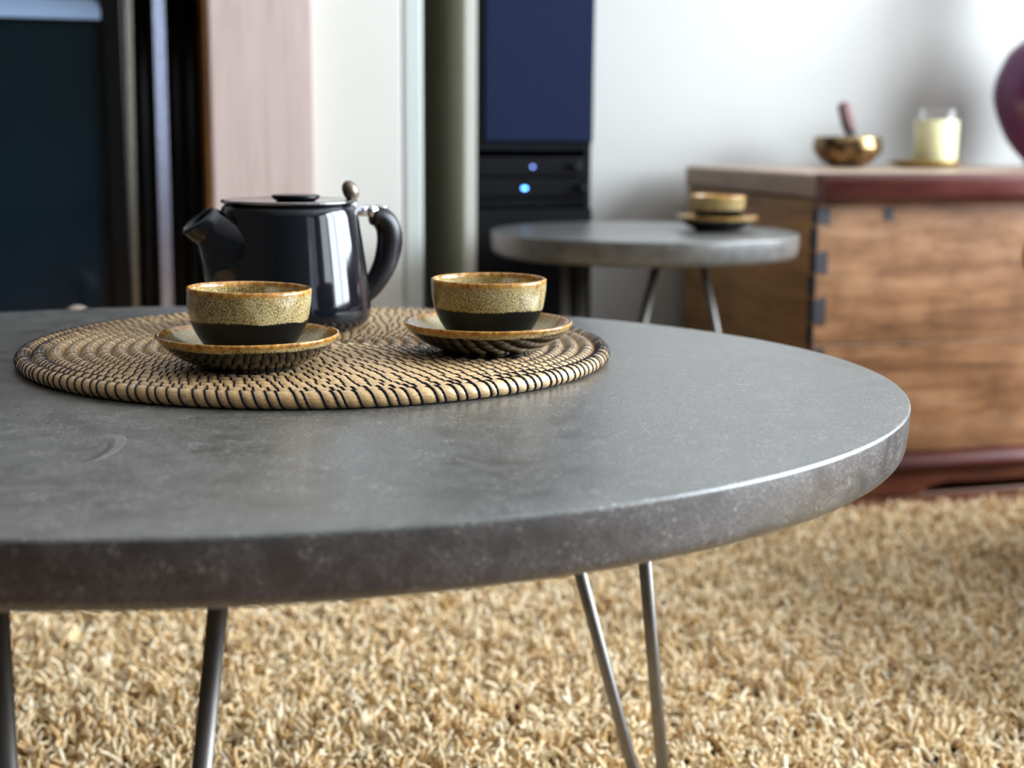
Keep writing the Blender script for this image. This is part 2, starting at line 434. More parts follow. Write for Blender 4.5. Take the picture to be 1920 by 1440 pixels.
# right wall with its window opening and the added one
W1 = (-0.60, 2.0, 0.5, 2.2); W3 = (-1.80, -0.66, 0.5, 2.2)
bm = bmesh.new()
box(bm, A1, A1 + WT, B0, W3[0], -0.012, HC); box(bm, A1, A1 + WT, W3[1], W1[0], -0.012, HC); box(bm, A1, A1 + WT, W1[1], B1, -0.012, HC)
box(bm, A1, A1 + WT, W3[0], W3[1], -0.012, W3[2]); box(bm, A1, A1 + WT, W3[0], W3[1], W3[3], HC)
box(bm, A1, A1 + WT, W1[0], W1[1], -0.012, W1[2]); box(bm, A1, A1 + WT, W1[0], W1[1], W1[3], HC)
struct('wall_right', bm, M['wall'])
W2 = (1.55, 2.65, 0.4, 2.2)
bm = bmesh.new()
box(bm, A0 - WT, W2[0], B0 - WT, B0, -0.012, HC); box(bm, W2[1], A1 + WT, B0 - WT, B0, -0.012, HC)
box(bm, W2[0], W2[1], B0 - WT, B0, -0.012, W2[2]); box(bm, W2[0], W2[1], B0 - WT, B0, W2[3], HC)
struct('wall_front', bm, M['wall_dim'])
def window(name, rect, along, at, n=3):
    u0, u1, z0, z1 = rect
    root = bpy.data.objects.new(name, None); COL.objects.link(root); root.rotation_euler = (0, 0, ROT); root['kind'] = 'structure'
    def bb(bm, ua, ub, za, zb, d0, d1):
        if along == 'b': box(bm, at + d0, at + d1, ua, ub, za, zb, 0.003, 1)
        else: box(bm, ua, ub, at - d1, at - d0, za, zb, 0.003, 1)
    w = 0.055
    bm = bmesh.new(); bb(bm, u0, u1, z0, z0 + w, 0.03, 0.09); bb(bm, u0, u1, z1 - w, z1, 0.03, 0.09)
    bb(bm, u0, u0 + w, z0, z1, 0.03, 0.09); bb(bm, u1 - w, u1, z0, z1, 0.03, 0.09)
    finish('window_frame', bm, M['frame_white'], root, False)
    for k in range(1, n):
        c = u0 + (u1 - u0) * k / n
        bm = bmesh.new(); bb(bm, c - 0.03, c + 0.03, z0 + w, z1 - w, 0.035, 0.085); finish('mullion', bm, M['frame_white'], root, False)
    for k in range(n):
        c0 = u0 + (u1 - u0) * k / n; c1 = u0 + (u1 - u0) * (k + 1) / n
        bm = bmesh.new(); bb(bm, c0 + 0.03, c1 - 0.03, z0 + w, z1 - w, 0.058, 0.062); finish('pane', bm, M['pane'], root, False)
    bm = bmesh.new(); bb(bm, u0 - 0.05, u1 + 0.05, z0 - 0.03, z0, -0.06, 0.03); finish('window_sill', bm, M['frame_white'], root, False)
window('window_1', W1, 'b', A1); window('window_2', W2, 'a', B0, 2); window('added_window', W3, 'b', A1, 1)
# chimney breast around the fireplace recess
CF = 2.40
bm = bmesh.new()
box(bm, 0.165, 0.491, CF, B1, -0.012, HC, 0.004, 2); box(bm, -0.99, -0.665, CF, B1, -0.012, HC, 0.004, 2)
box(bm, -0.665, 0.165, CF, B1, 1.02, HC); box(bm, -0.665, 0.165, 2.62, B1, -0.012, 1.02)
struct('wall_chimney', bm, M['wall_white'])
bm = bmesh.new(); box(bm, 0.4925, 0.527, CF - 0.001, B1 - 0.002, -0.012, HC, 0.005, 2); struct('trim_chimney', bm, M['trim_grey'])
bm = bmesh.new(); box(bm, 0.491, B1 * 0 + 0.60, B1 - 0.016, B1, 0, 0.09, 0.003); box(bm, 0.86, A1, B1 - 0.016, B1, 0, 0.09, 0.003)
struct('baseboard_back', bm, M['frame_white'])
bm = bmesh.new(); box(bm, A1 - 0.016, A1, B0, B1 - 0.016, 0, 0.09, 0.003); struct('baseboard_right', bm, M['frame_white'])
bm = bmesh.new(); box(bm, -0.98, 0.48, 2.07, CF, 0.0, 0.022, 0.003); struct('trim_hearth', bm, M['slate'])

# ------------------------------------------------------------------ fireplace
fp = thing('fireplace', 'black cast-iron fireplace with dark glass door and pale pinkish timber surround behind the teapot', 'fireplace', room(-0.25, 2.40, 0.0), ROT)
def fx(a): return a + 0.25
FB = 0.10            # face of the iron insert, local y
for s in (1, -1):
    x0, x1 = (fx(0.168), fx(0.336)) if s > 0 else (-fx(0.336), -fx(0.168))
    boxo('pilaster', x0, x1, -0.045, -0.001, 0.022, 1.08, M['pale_wood'], fp, 0.004, 2)
    e0, e1 = (fx(0.1655), fx(0.1685)) if s > 0 else (-fx(0.1685), -fx(0.1655))
    boxo('reveal_lining', e0 - 0.004, e1, -0.040, FB, 0.022, 1.02, M['orange_wood'], fp, 0.001, 1)['label'] = 'orange-brown timber lining'
boxo('frieze', -fx(0.168), fx(0.168), -0.045, -0.001, 0.90, 1.08, M['pale_wood'], fp, 0.003, 2)
boxo('mantel_shelf', -fx(0.40), fx(0.40), -0.14, -0.001, 1.081, 1.125, M['pale_wood'], fp, 0.008, 3)
boxo('iron_back_plate', -fx(0.163), fx(0.163), FB + 0.002, FB + 0.05, 0.022, 1.0, M['iron'], fp, 0.002, 1)
bm = bmesh.new()
box(bm, fx(0.006), fx(0.040), FB - 0.03, FB, 0.03, 0.885, 0.004, 2); box(bm, -fx(0.040), -fx(0.006), FB - 0.03, FB, 0.03, 0.885, 0.004, 2)
box(bm, -fx(0.040), fx(0.040), FB - 0.03, FB, 0.842, 0.90, 0.004, 2); box(bm, -fx(0.04), fx(0.04), FB - 0.03, FB, 0.03, 0.09, 0.004, 2)
finish('door_frame', bm, M['iron'], fp, False)
gd = boxo('glass_door', -fx(0.006), fx(0.006), FB - 0.012, FB - 0.004, 0.09, 0.806, M['stove_glass'], fp, 0.001, 1)
hd = boxo('knob', fx(-0.02) - 0.012, fx(-0.02) + 0.012, FB - 0.05, FB - 0.012, 0.20, 0.225, M['iron'], gd, 0.006, 3)
# sloping metal hood strip above the glass
bm = bmesh.new()
vs = [bm.verts.new(v) for v in ((-fx(0.005), FB - 0.034, 0.808), (fx(0.005), FB - 0.034, 0.808), (fx(0.005), FB - 0.018, 0.841), (-fx(0.005), FB - 0.018, 0.841),
      (-fx(0.005), FB - 0.004, 0.808), (fx(0.005), FB - 0.004, 0.808), (fx(0.005), FB - 0.004, 0.841), (-fx(0.005), FB - 0.004, 0.841))]
for f in ((0, 1, 2, 3), (5, 4, 7, 6), (3, 2, 6, 7), (1, 0, 4, 5), (0, 3, 7, 4), (2, 1, 5, 6)): bm.faces.new([vs[i] for i in f])
bmesh.ops.recalc_face_normals(bm, faces=bm.faces)
finish('hood_strip', bm, M['hood'], fp, False)['label'] = 'metal strip with sky reflection in its colour'
# upright half-round mouldings of the cast surround, flaring slightly upward
for s in (1, -1):
    for (ab, at_, r, d) in ((0.0375, 0.052, 0.0085, 0.020), (0.063, 0.072, 0.010, 0.010), (0.094, 0.0985, 0.0145, 0.030), (0.121, 0.1235, 0.0085, 0.014), (0.146, 0.148, 0.012, 0.006)):
        bm = bmesh.new()
        if r > 0.014 or ab < 0.04:
            # bevelled strip: one flat facet turned a little outward, then square sides
            w = 0.019 if r > 0.014 else 0.011; t_ = math.tan(math.radians(11.5)) * s
            rows = []
            for (a_, z) in ((ab, 0.03), (at_, 0.96)):
                x = s * fx(a_); yf = FB - d
                rows.append([bm.verts.new(v) for v in ((x - w / 2, FB, z), (x - w / 2, yf - t_ * w / 2, z), (x + w / 2, yf + t_ * w / 2, z), (x + w / 2, FB, z))])
            for q in range(1):
                for k in range(4): bm.faces.new((rows[q][k], rows[q][(k + 1) % 4], rows[q + 1][(k + 1) % 4], rows[q + 1][k]))
            bm.faces.new(rows[0]); bm.faces.new(rows[1])
            bmesh.ops.recalc_face_normals(bm, faces=bm.faces)
            finish('moulding', bm, M['iron_highlight_cool'] if r > 0.014 else M['iron_highlight_warm'], fp, False)
        else:
            tube(bm, [(s * fx(ab), FB - d * 0.6, 0.03), (s * fx((ab + at_) / 2), FB - d * 0.6, 0.45), (s * fx(at_), FB - d * 0.6, 0.96)], r, 16)
            finish('moulding', bm, M['iron'], fp, True)
# fireside tool with a turned knob
ft = thing('fireside_poker', 'fireside poker on stand, only its pale round knob peeking over table edge', 'poker', room(-0.048, 2.20, 0.022), ROT)
bm = bmesh.new(); lathe(bm, [(0, 0), (0.07, 0), (0.07, 0.006), (0.03, 0.014), (0.012, 0.02), (0, 0.02)], 40); finish('base', bm, M['iron'], ft)
bm = bmesh.new(); tube(bm, [(0, 0, 0.018), (0, 0, 0.31)], 0.005, 12); finish('shaft', bm, M['iron'], ft)
bm = bmesh.new(); lathe(bm, [(0, 0.302), (0.008, 0.303)] + arc_prof(0, 0.3255, 0.0235, -1.1, PI / 2, 14)[:-1] + [(0, 0.349)], 32); finish('knob', bm, M['dowel_wood'], ft)

# ------------------------------------------------------------------ media cabinet in the alcove
mc = thing('media_cabinet', 'tall narrow taupe cabinet with dark blue upper panel and black equipment bay', 'cabinet', room(0.6111, 2.46, 0.0), ROT)
W_, D_, HT = 0.242, 0.31, 1.45
boxo('side_panel', 0, 0.016, 0.004, D_, 0.0, HT, M['taupe'], mc, 0.001, 1)
boxo('side_panel', W_ - 0.012, W_, 0.004, D_, 0.0, HT, M['black_plastic'], mc, 0.001, 1)
boxo('back_panel', 0.016, W_ - 0.012, D_ - 0.01, D_, 0.0, HT, M['black_plastic'], mc, 0.001, 1)
boxo('front_stile', 0, 0.0215, -0.016, 0.004, 0.0, HT, M['grey_stile'], mc, 0.002, 2)['label'] = 'light grey front edge'
boxo('top_panel', 0.016, W_ - 0.012, 0.0, D_ - 0.01, HT - 0.02, HT, M['taupe'], mc, 0.001, 1)
boxo('black_surround', 0.0225, W_ - 0.0005, -0.006, 0.004, 0.614, HT - 0.001, M['black_plastic'], mc, 0.001, 1)
boxo('blue_panel', 0.038, W_ - 0.004, -0.012, -0.006, 0.616, HT - 0.03, M['blue_panel'], mc, 0.002, 2)['label'] = 'dark blue cloth panel'
for z in (0.60, 0.50, 0.03):
    boxo('shelf', 0.0225, W_ - 0.0125, 0.0, D_ - 0.01, z, z + 0.013, M['black_gloss'], mc, 0.001, 1)
boxo('lower_door', 0.0225, W_ - 0.0005, -0.008, -0.0005, 0.045, 0.496, M['black_plastic'], mc, 0.001, 1)
def player(name, label, z, lx, lw, mled, kx):
    p = thing(name, label, 'player', room(0.6111, 2.46, z) + E1 * 0.026 + E2 * 0.004, ROT)
    w = 0.200
    boxo('case', 0, w, 0, 0.25, 0.0015, 0.036, M['black_gloss'], p, 0.002, 2)
    bm = bmesh.new()
    box(bm, lx - lw / 2, lx + lw / 2, -0.0035, -0.0002, 0.017, 0.021, 0.0008, 2)
    finish('indicator_lamp', bm, mled, p, True)['label'] = 'glowing blue lamp'
    bm = bmesh.new(); lathe(bm, [(0, -0.012), (0.006, -0.0118), (0.007, -0.010), (0.0072, 0), (0, 0)], 28)
    bmesh.ops.rotate(bm, verts=bm.verts, cent=(0, 0, 0), matrix=Matrix.Rotation(-PI / 2, 3, 'X'))
    bmesh.ops.translate(bm, verts=bm.verts, vec=(kx, -0.012, 0.019))
    finish('dial', bm, M['black_plastic'], p, True)
player('media_player', 'upper black media player in cabinet bay with dim blue lamp', 0.5515, 0.105, 0.005, M['led_dim'], 0.179)
player('media_player', 'lower black media player in cabinet bay with bright blue lamp', 0.5135, 0.090, 0.008, M['led_bright'], 0.194)

# ------------------------------------------------------------------ wooden chest
ch = thing('blanket_chest', 'old dovetailed pine chest with red-edged lid and moulded plinth', 'chest', room(1.166, 2.183, 0.0), ROT)
CW, CD = 1.16, 0.57
zs = 0.072
boxo('front_board', 0, CW, 0, 0.022, zs, 0.2715, M['chest_front'], ch, 0.0015, 2)
boxo('front_board', 0, CW, 0.0004, 0.022, 0.273, 0.521, M['chest_front'], ch, 0.0015, 2)
boxo('side_board', 0.0002, 0.022, 0.022, CD, zs, 0.521, M['chest_side'], ch, 0.0015, 2)
boxo('side_board', CW - 0.022, CW, 0.022, CD, zs, 0.521, M['chest_side'], ch, 0.0015, 2)
boxo('back_board', 0.022, CW - 0.022, CD - 0.02, CD, zs, 0.521, M['chest_side'], ch, 0.0015, 2)
boxo('bottom_board', 0.022, CW - 0.022, 0.022, CD - 0.02, zs, zs + 0.015, M['chest_side'], ch, 0.001, 1)
for zc, hh in ((0.494, 0.015), (0.4155, 0.021), (0.3317, 0.025), (0.247, 0.022), (0.163, 0.022), (0.098, 0.014)):
    for xs in (0, 1):
        bm = bmesh.new()
        x0 = -0.0012 if xs == 0 else CW - 0.0215
        x1 = 0.0215 if xs == 0 else CW + 0.0012
        vs = []
        for x in (x0, x1):
            h2 = hh * (0.78 if (x == x0) == (xs == 0) else 1.0)
            for y in (-0.0014, 0.0205):
                for z in (zc - h2, zc + h2): vs.append(bm.verts.new((x, y, z)))
        for f in ((0, 1, 3, 2), (4, 6, 7, 5), (0, 4, 5, 1), (2, 3, 7, 6), (0, 2, 6, 4), (1, 5, 7, 3)): bm.faces.new([vs[i] for i in f])
        bmesh.ops.recalc_face_normals(bm, faces=bm.faces)
        finish('dovetail_pin', bm, M['end_grain'], ch, False)
for zc, hh in ((0.456, 0.018), (0.374, 0.017), (0.289, 0.017), (0.205, 0.018), (0.130, 0.014)):
    boxo('dovetail_tail', -0.0014, 0.002, 0.0, 0.0235, zc - hh, zc + hh, M['end_grain'], ch, 0.0008, 1)
    boxo('dovetail_tail', CW - 0.002, CW + 0.0014, 0.0, 0.0235, zc - hh, zc + hh, M['end_grain'], ch, 0.0008, 1)
for (x, z) in ((0.135, 0.497), (0.42, 0.42)):
    boxo('nail_patch', x - 0.009, x + 0.009, -0.0012, 0.002, z - 0.011, z + 0.011, M['end_grain'], ch, 0.0008, 1)
boxo('lid_board', -0.0075, CW + 0.0075, -0.006, CD, 0.5225, 0.5665, M['chest_lid'], ch, 0.007, 3)
def run(name, prof, x0, x1, m):
    """a moulding: (y, z) profile carried along x"""
    bm = bmesh.new()
    a = [bm.verts.new((x0, y, z)) for y, z in prof]; b = [bm.verts.new((x1, y, z)) for y, z in prof]
    bm.faces.new(a); bm.faces.new(b[::-1])
    for i in range(len(prof)):
        j = (i + 1) % len(prof); bm.faces.new((a[j], a[i], b[i], b[j]))
    bmesh.ops.recalc_face_normals(bm, faces=bm.faces)
    o = finish(name, bm, m, ch, True)
    o.data.polygons[0].use_smooth = False; o.data.polygons[1].use_smooth = False
    return o
lm = run('lid_moulding', [(-0.0062, 0.5215)] + spline([(-0.034, 0.5215), (-0.0395, 0.5235), (-0.0415, 0.5290), (-0.0402, 0.5370), (-0.0364, 0.5550), (-0.0310, 0.5620), (-0.0180, 0.5655), (-0.0062, 0.5670)], 4), -0.010, CW + 0.010, M['chest_red'])
lm['label'] = 'red lacquered front lid moulding'
run('base_moulding', [(-0.0004, 0.046)] + spline([(-0.028, 0.046), (-0.0325, 0.0480), (-0.0330, 0.0530), (-0.0290, 0.0600), (-0.0200, 0.0690), (-0.0120, 0.0715), (-0.0004, 0.0720)], 4), -0.030, CW + 0.030, M['chest_red'])
boxo('base_moulding', -0.030, -0.0004, 0.0, CD, 0.046, 0.0715, M['chest_red'], ch, 0.009, 4, smooth=True)
boxo('base_moulding', CW + 0.0004, CW + 0.030, 0.0, CD, 0.046, 0.0715, M['chest_red'], ch, 0.009, 4, smooth=True)
# plinth front with bracket-foot cut-out
bm = bmesh.new()
prof = [(-0.022, 0.0), (0.20, 0.0)] + [(0.20 + 0.03 * math.sin(t * PI / 2 / 6), 0.012 * (1 - math.cos(t * PI / 2 / 6))) for t in range(1, 7)] + \
       [(0.25 + 0.02 * k, 0.016 + 0.004 * math.sin(k * 0.9)) for k in range(0, 4)]
half = prof
full = half + [(CW - x, z) for x, z in reversed(half)] + [(CW + 0.022, 0.045), (-0.022, 0.045)]
lo = [bm.verts.new((x, -0.022, z)) for x, z in full]; hi = [bm.verts.new((x, 0.0, z)) for x, z in full]
bm.faces.new(lo); bm.faces.new(hi[::-1])
for i in range(len(full)):
    j = (i + 1) % len(full); bm.faces.new((lo[j], lo[i], hi[i], hi[j]))
bmesh.ops.recalc_face_normals(bm, faces=bm.faces)
finish('plinth_front', bm, M['chest_plinth'], ch, False)
boxo('plinth_side', -0.022, 0.0, 0.0005, CD, 0.0, 0.045, M['chest_plinth'], ch, 0.001, 1)
boxo('plinth_side', CW, CW + 0.022, 0.0005, CD, 0.0, 0.045, M['chest_plinth'], ch, 0.001, 1)

LZ = 0.5672
# singing bowl and its striker
sb = thing('singing_bowl', 'hammered brass singing bowl on the chest lid holding a striker', 'bowl', room(1.4585, 2.62, LZ), ROT)
outer = spline([(0.0, 0.0), (0.030, 0.001), (0.052, 0.012), (0.068, 0.032), (0.0695, 0.046), (0.066, 0.060)], 6)
inner = spline([(0.0625, 0.060), (0.066, 0.046), (0.0645, 0.033), (0.049, 0.0155), (0.029, 0.005), (0.0, 0.004)], 6)
bm = bmesh.new(); lathe(bm, outer + [(0.0642, 0.0612)] + inner, 64); finish('bowl_body', bm, M['brass'], sb)
st = thing('bowl_striker', 'plum suede-wrapped wooden striker leaning inside the brass bowl', 'striker', room(1.4600, 2.615, LZ + 0.016), ROT)
bm = bmesh.new(); tube(bm, [(0.016, 0.0, 0.0), (0.006, 0.0, 0.035), (0.0, 0.0, 0.056)], [0.010, 0.0105, 0.011], 20); finish('wooden_shaft', bm, M['end_grain'], st)
bm = bmesh.new(); d = Vector((-0.31, 0.0, 0.95)).normalized(); p0 = Vector((0.0, 0, 0.056))
tube(bm, [p0 + d * k for k in (0, 0.002, 0.03, 0.052, 0.058, 0.0605)], [0.0095, 0.0130, 0.0138, 0.0135, 0.0105, 0.005], 24); finish('suede_wrap', bm, M['suede'], st)
# candle in a glass on a gold dish
gd_ = thing('candle_dish', 'shallow gold metal dish under the glass candle on the chest', 'dish', room(1.640, 2.62, LZ), ROT)
bm = bmesh.new(); lathe(bm, [(0, 0), (0.05, 0), (0.070, 0.006), (0.0775, 0.0115), (0.0765, 0.0128), (0.069, 0.0085), (0.05, 0.0035), (0, 0.0035)], 64); finish('dish_body', bm, M['gold'], gd_)
cd = thing('glass_candle', 'cream wax candle in a clear glass tumbler standing on gold dish', 'candle', room(1.6613, 2.62, LZ + 0.0040), ROT)
bm = bmesh.new(); lathe(bm, [(0, 0), (0.043, 0), (0.0465, 0.003), (0.0475, 0.112), (0.0465, 0.1132), (0.0455, 0.112), (0.0445, 0.006), (0, 0.006)], 64); finish('tumbler', bm, M['glass'], cd)
bm = bmesh.new(); lathe(bm, [(0, 0.0065), (0.0435, 0.0065), (0.0440, 0.012), (0.0447, 0.0905), (0.043, 0.0915), (0.01, 0.0905), (0, 0.0905)], 64); finish('wax', bm, M['wax'], cd)
bm = bmesh.new(); tube(bm, [(0, 0, 0.088), (0.001, 0, 0.097), (0.003, 0, 0.102)], 0.0011, 8); finish('wick', bm, M['black_plastic'], cd)
# purple vase at the frame edge
pv = thing('purple_vase', 'round purple glazed vase on the chest, cut by the photo edge', 'vase', room(1.932, 2.60, LZ), ROT)
vo = spline([(0.0, 0.0), (0.050, 0.0), (0.058, 0.012), (0.098, 0.060), (0.128, 0.150), (0.104, 0.232), (0.052, 0.290), (0.046, 0.400), (0.080, 0.500)], 7)
vi = spline([(0.075, 0.500), (0.041, 0.400), (0.046, 0.287), (0.098, 0.228), (0.120, 0.150), (0.09, 0.062), (0.0, 0.012)], 5)
bm = bmesh.new(); lathe(bm, vo + vi, 64); finish('vase_body', bm, M['purple'], pv)

# ------------------------------------------------------------------ red armchair, mostly outside the frame
ac = thing('armchair', 'red leather armchair with rolled arms beside the rug, barely in frame', 'armchair', room(1.258, 0.93, 0.0), ROT)
for yb in (0.0, 0.70):
    boxo('arm_panel', 0.05, 0.78, yb + 0.035, yb + 0.125, 0.09, 0.45, M['red_leather'], ac, 0.012, 3, True)
    bm = bmesh.new(); tube(bm, [(0.0, yb + 0.08, 0.465), (0.006, yb + 0.08, 0.465), (0.012, yb + 0.08, 0.465), (0.78, yb + 0.08, 0.475)], [0.030, 0.042, 0.048, 0.052], 28); finish('arm_roll', bm, M['red_leather'], ac)
boxo('seat_cushion', 0.03, 0.66, 0.128, 0.732, 0.27, 0.42, M['red_leather'], ac, 0.04, 4, True)
boxo('seat_base', 0.05, 0.78, 0.128, 0.732, 0.09, 0.268, M['red_leather'], ac, 0.01, 2, True)
boxo('backrest', 0.64, 0.82, 0.10, 0.76, 0.40, 0.68, M['red_leather'], ac, 0.05, 4, True)
for x in (0.09, 0.74):
    for y in (0.08, 0.78):
        bm = bmesh.new(); lathe(bm, [(0, 0.03), (0.016, 0.03), (0.024, 0.09), (0, 0.09)], 20, c=(x, y)); finish('leg', bm, M['orange_wood'], ac)

# ------------------------------------------------------------------ shag rug
RX0, RX1, RY0, RY1 = -1.15, 2.1, 0.50, 2.035
rug = thing('shag_rug', 'cream shag pile rug on the floor under both tables', 'rug', room(0, 0, 0.0), ROT)
bm = bmesh.new(); box(bm, RX0, RX1, RY0, RY1, 0.0005, 0.006, 0.002, 1)
finish('rug_backing', bm, M['rug_back'], rug, False)
bm = bmesh.new()
vs = [bm.verts.new((x, y, 0.006)) for x, y in ((RX0 + .01, RY0 + .01), (RX1 - .01, RY0 + .01), (RX1 - .01, RY1 - .01), (RX0 + .01, RY1 - .01))]
bm.faces.new(vs)
pile = finish('rug_pile', bm, M['rug_back'], rug, False); pile['kind'] = 'stuff'
ng = bpy.data.node_groups.new('pile', 'GeometryNodeTree')
ng.interface.new_socket(name='Geometry', in_out='INPUT', socket_type='NodeSocketGeometry')
ng.interface.new_socket(name='Geometry', in_out='OUTPUT', socket_type='NodeSocketGeometry')
N = ng.nodes; L = ng.links
gi = N.new('NodeGroupInput'); go = N.new('NodeGroupOutput')
dp = N.new('GeometryNodeDistributePointsOnFaces'); dp.distribute_method = 'RANDOM'; dp.inputs['Density'].default_value = 25000; dp.inputs['Seed'].default_value = 3
L.new(gi.outputs[0], dp.inputs['Mesh'])
LH = 0.030
cone = N.new('GeometryNodeMeshCone'); cone.fill_type = 'NGON'
for k, v in (('Vertices', 6), ('Side Segments', 5), ('Radius Top', 0.0021), ('Radius Bottom', 0.0029), ('Depth', LH)): cone.inputs[k].default_value = v
# bend each strand over as it rises
sp = N.new('GeometryNodeSetPosition'); L.new(cone.outputs['Mesh'], sp.inputs['Geometry'])
ps = N.new('GeometryNodeInputPosition'); sx = N.new('ShaderNodeSeparateXYZ'); L.new(ps.outputs[0], sx.inputs[0])
m1 = N.new('ShaderNodeMath'); m1.operation = 'POWER'; m0 = N.new('ShaderNodeMath'); m0.operation = 'DIVIDE'; m0.inputs[1].default_value = LH
L.new(sx.outputs[2], m0.inputs[0]); L.new(m0.outputs[0], m1.inputs[0]); m1.inputs[1].default_value = 2.0
m2 = N.new('ShaderNodeMath'); m2.operation = 'MULTIPLY'; m2.inputs[1].default_value = 0.013; L.new(m1.outputs[0], m2.inputs[0])
m3 = N.new('ShaderNodeMath'); m3.operation = 'MULTIPLY'; m3.inputs[1].default_value = -0.007; L.new(m1.outputs[0], m3.inputs[0])
cx = N.new('ShaderNodeCombineXYZ'); L.new(m2.outputs[0], cx.inputs[0]); L.new(m3.outputs[0], cx.inputs[2])
L.new(cx.outputs[0], sp.inputs['Offset'])
sm = N.new('GeometryNodeSetMaterial'); sm.inputs['Material'].default_value = M['yarn']; L.new(sp.outputs[0], sm.inputs[0])
ss = N.new('GeometryNodeSetShadeSmooth'); L.new(sm.outputs[0], ss.inputs[0])
iop = N.new('GeometryNodeInstanceOnPoints'); L.new(dp.outputs['Points'], iop.inputs['Points']); L.new(ss.outputs[0], iop.inputs['Instance'])
# tufts lean together in clumps
ps2 = N.new('GeometryNodeInputPosition'); nz = N.new('ShaderNodeTexNoise'); nz.inputs['Scale'].default_value = 48.0; nz.inputs['Detail'].default_value = 2.0
L.new(ps2.outputs[0], nz.inputs['Vector'])
sub = N.new('ShaderNodeVectorMath'); sub.operation = 'SUBTRACT'; sub.inputs[1].default_value = (0.5, 0.5, 0.5); L.new(nz.outputs['Color'], sub.inputs[0])
mul = N.new('ShaderNodeVectorMath'); mul.operation = 'MULTIPLY'; mul.inputs[1].default_value = (4.2, 4.2, 0.0); L.new(sub.outputs[0], mul.inputs[0])
rv = N.new('FunctionNodeRandomValue'); rv.data_type = 'FLOAT_VECTOR'; rv.inputs[0].default_value = (-0.35, -0.35, 0.0); rv.inputs[1].default_value = (0.35, 0.35, 6.283)
add = N.new('ShaderNodeVectorMath'); add.operation = 'ADD'; L.new(mul.outputs[0], add.inputs[0]); L.new(rv.outputs[0], add.inputs[1])
try:
    e2r = N.new('FunctionNodeEulerToRotation'); L.new(add.outputs[0], e2r.inputs[0]); L.new(e2r.outputs[0], iop.inputs['Rotation'])
except Exception:
    L.new(add.outputs[0], iop.inputs['Rotation'])
rs = N.new('FunctionNodeRandomValue'); rs.data_type = 'FLOAT'; rs.inputs[2].default_value = 0.8; rs.inputs[3].default_value = 1.15; rs.inputs['Seed'].default_value = 5
nz2 = N.new('ShaderNodeTexNoise'); nz2.inputs['Scale'].default_value = 38.0; nz2.inputs['Detail'].default_value = 3.0; L.new(ps2.outputs[0], nz2.inputs['Vector'])
mr2 = N.new('ShaderNodeMapRange'); mr2.inputs[1].default_value = 0.32; mr2.inputs[2].default_value = 0.68; mr2.inputs[3].default_value = 0.55; mr2.inputs[4].default_value = 1.15; L.new(nz2.outputs[0], mr2.inputs[0])
ms2 = N.new('ShaderNodeMath'); ms2.operation = 'MULTIPLY'; L.new(rs.outputs[1], ms2.inputs[0]); L.new(mr2.outputs[0], ms2.inputs[1])
L.new(ms2.outputs[0], iop.inputs['Scale'])
sa = N.new('GeometryNodeStoreNamedAttribute'); sa.data_type = 'FLOAT'; sa.domain = 'INSTANCE'; sa.inputs['Name'].default_value = 'tint'
rt_ = N.new('FunctionNodeRandomValue'); rt_.data_type = 'FLOAT'; rt_.inputs[2].default_value = 0.0; rt_.inputs[3].default_value = 1.0; rt_.inputs['Seed'].default_value = 9
vin = [i for i in sa.inputs if i.name == 'Value' and i.enabled][0]
L.new(rt_.outputs[1], vin); L.new(iop.outputs[0], sa.inputs[0])
jn = N.new('GeometryNodeJoinGeometry'); L.new(gi.outputs[0], jn.inputs[0]); L.new(sa.outputs[0], jn.inputs[0])
L.new(jn.outputs[0], go.inputs[0])
md = pile.modifiers.new('pile', 'NODES'); md.node_group = ng

# ------------------------------------------------------------------ tables
def hairpin(parent, base, top, d, s_base, s_top, r, m, zt):
    """two steel rods meeting in a bend at the floor; base, top: centres of the pair; d: direction across the pair"""
    base = Vector(base); top = Vector(top); d = Vector(d).normalized()
    pts = [top + d * (s_top / 2)]
    dirv = (base - top).normalized(); R_ = s_base / 2
    bc = base - dirv * R_
    for k in range(0, 9):
        a = PI * k / 8
        pts.append(bc + d * (R_ * math.cos(a)) + dirv * (R_ * math.sin(a)))
    pts.append(top - d * (s_top / 2))
    bm = bmesh.new(); tube(bm, pts, r, 16)
    lo = finish('leg', bm, m, parent)
    bm = bmesh.new(); w = s_top / 2 + 0.02
    ex = d; ey = Vector((-d.y, d.x, 0)).normalized(); vs = []
    for u in (-w, w):
        for v in (-0.025, 0.025):
            for z in (zt - 0.004, zt): 
                p = top + ex * u + ey * v; vs.append(bm.verts.new((p.x, p.y, z)))
    for f in ((0, 1, 3, 2), (4, 6, 7, 5), (0, 4, 5, 1), (2, 3, 7, 6), (0, 2, 6, 4), (1, 5, 7, 3)): bm.faces.new([vs[i] for i in f])
    bmesh.ops.recalc_face_normals(bm, faces=bm.faces)
    finish('mounting_plate', bm, m, lo, False)
    return lo

T1 = Vector((-0.2268, 1.0432, 0.0)); TZ = 0.45; TH = 0.0375
AX, AY = 0.5118, 0.4352
t1 = thing('coffee_table', 'large dark concrete coffee table with steel hairpin legs carrying the teapot', 'table', T1)
def top_prof(th, R, sc=1.0):
    z1 = 0.0
    pr = [(0.0, z1), (0.5, z1), (0.9, z1)] + [(1 - (0.0026 - 0.0026 * math.sin(a)) / R, z1 - 0.0026 + 0.0026 * math.cos(a)) for a in [PI / 2 * k / 5 for k in range(6)]]
    pr += [(1 - 0.0005 / R, z1 - th * 0.45), (1 - 0.0016 / R, z1 - th * 0.70)]
    for k in range(1, 7):
        a = PI / 2 * k / 6
        pr.append((1 - 0.0016 / R - 0.0115 / R * (1 - math.cos(a)), z1 - th * 0.70 - th * 0.30 * math.sin(a)))
    pr += [(0.8, z1 - th), (0.0, z1 - th)]
    return pr
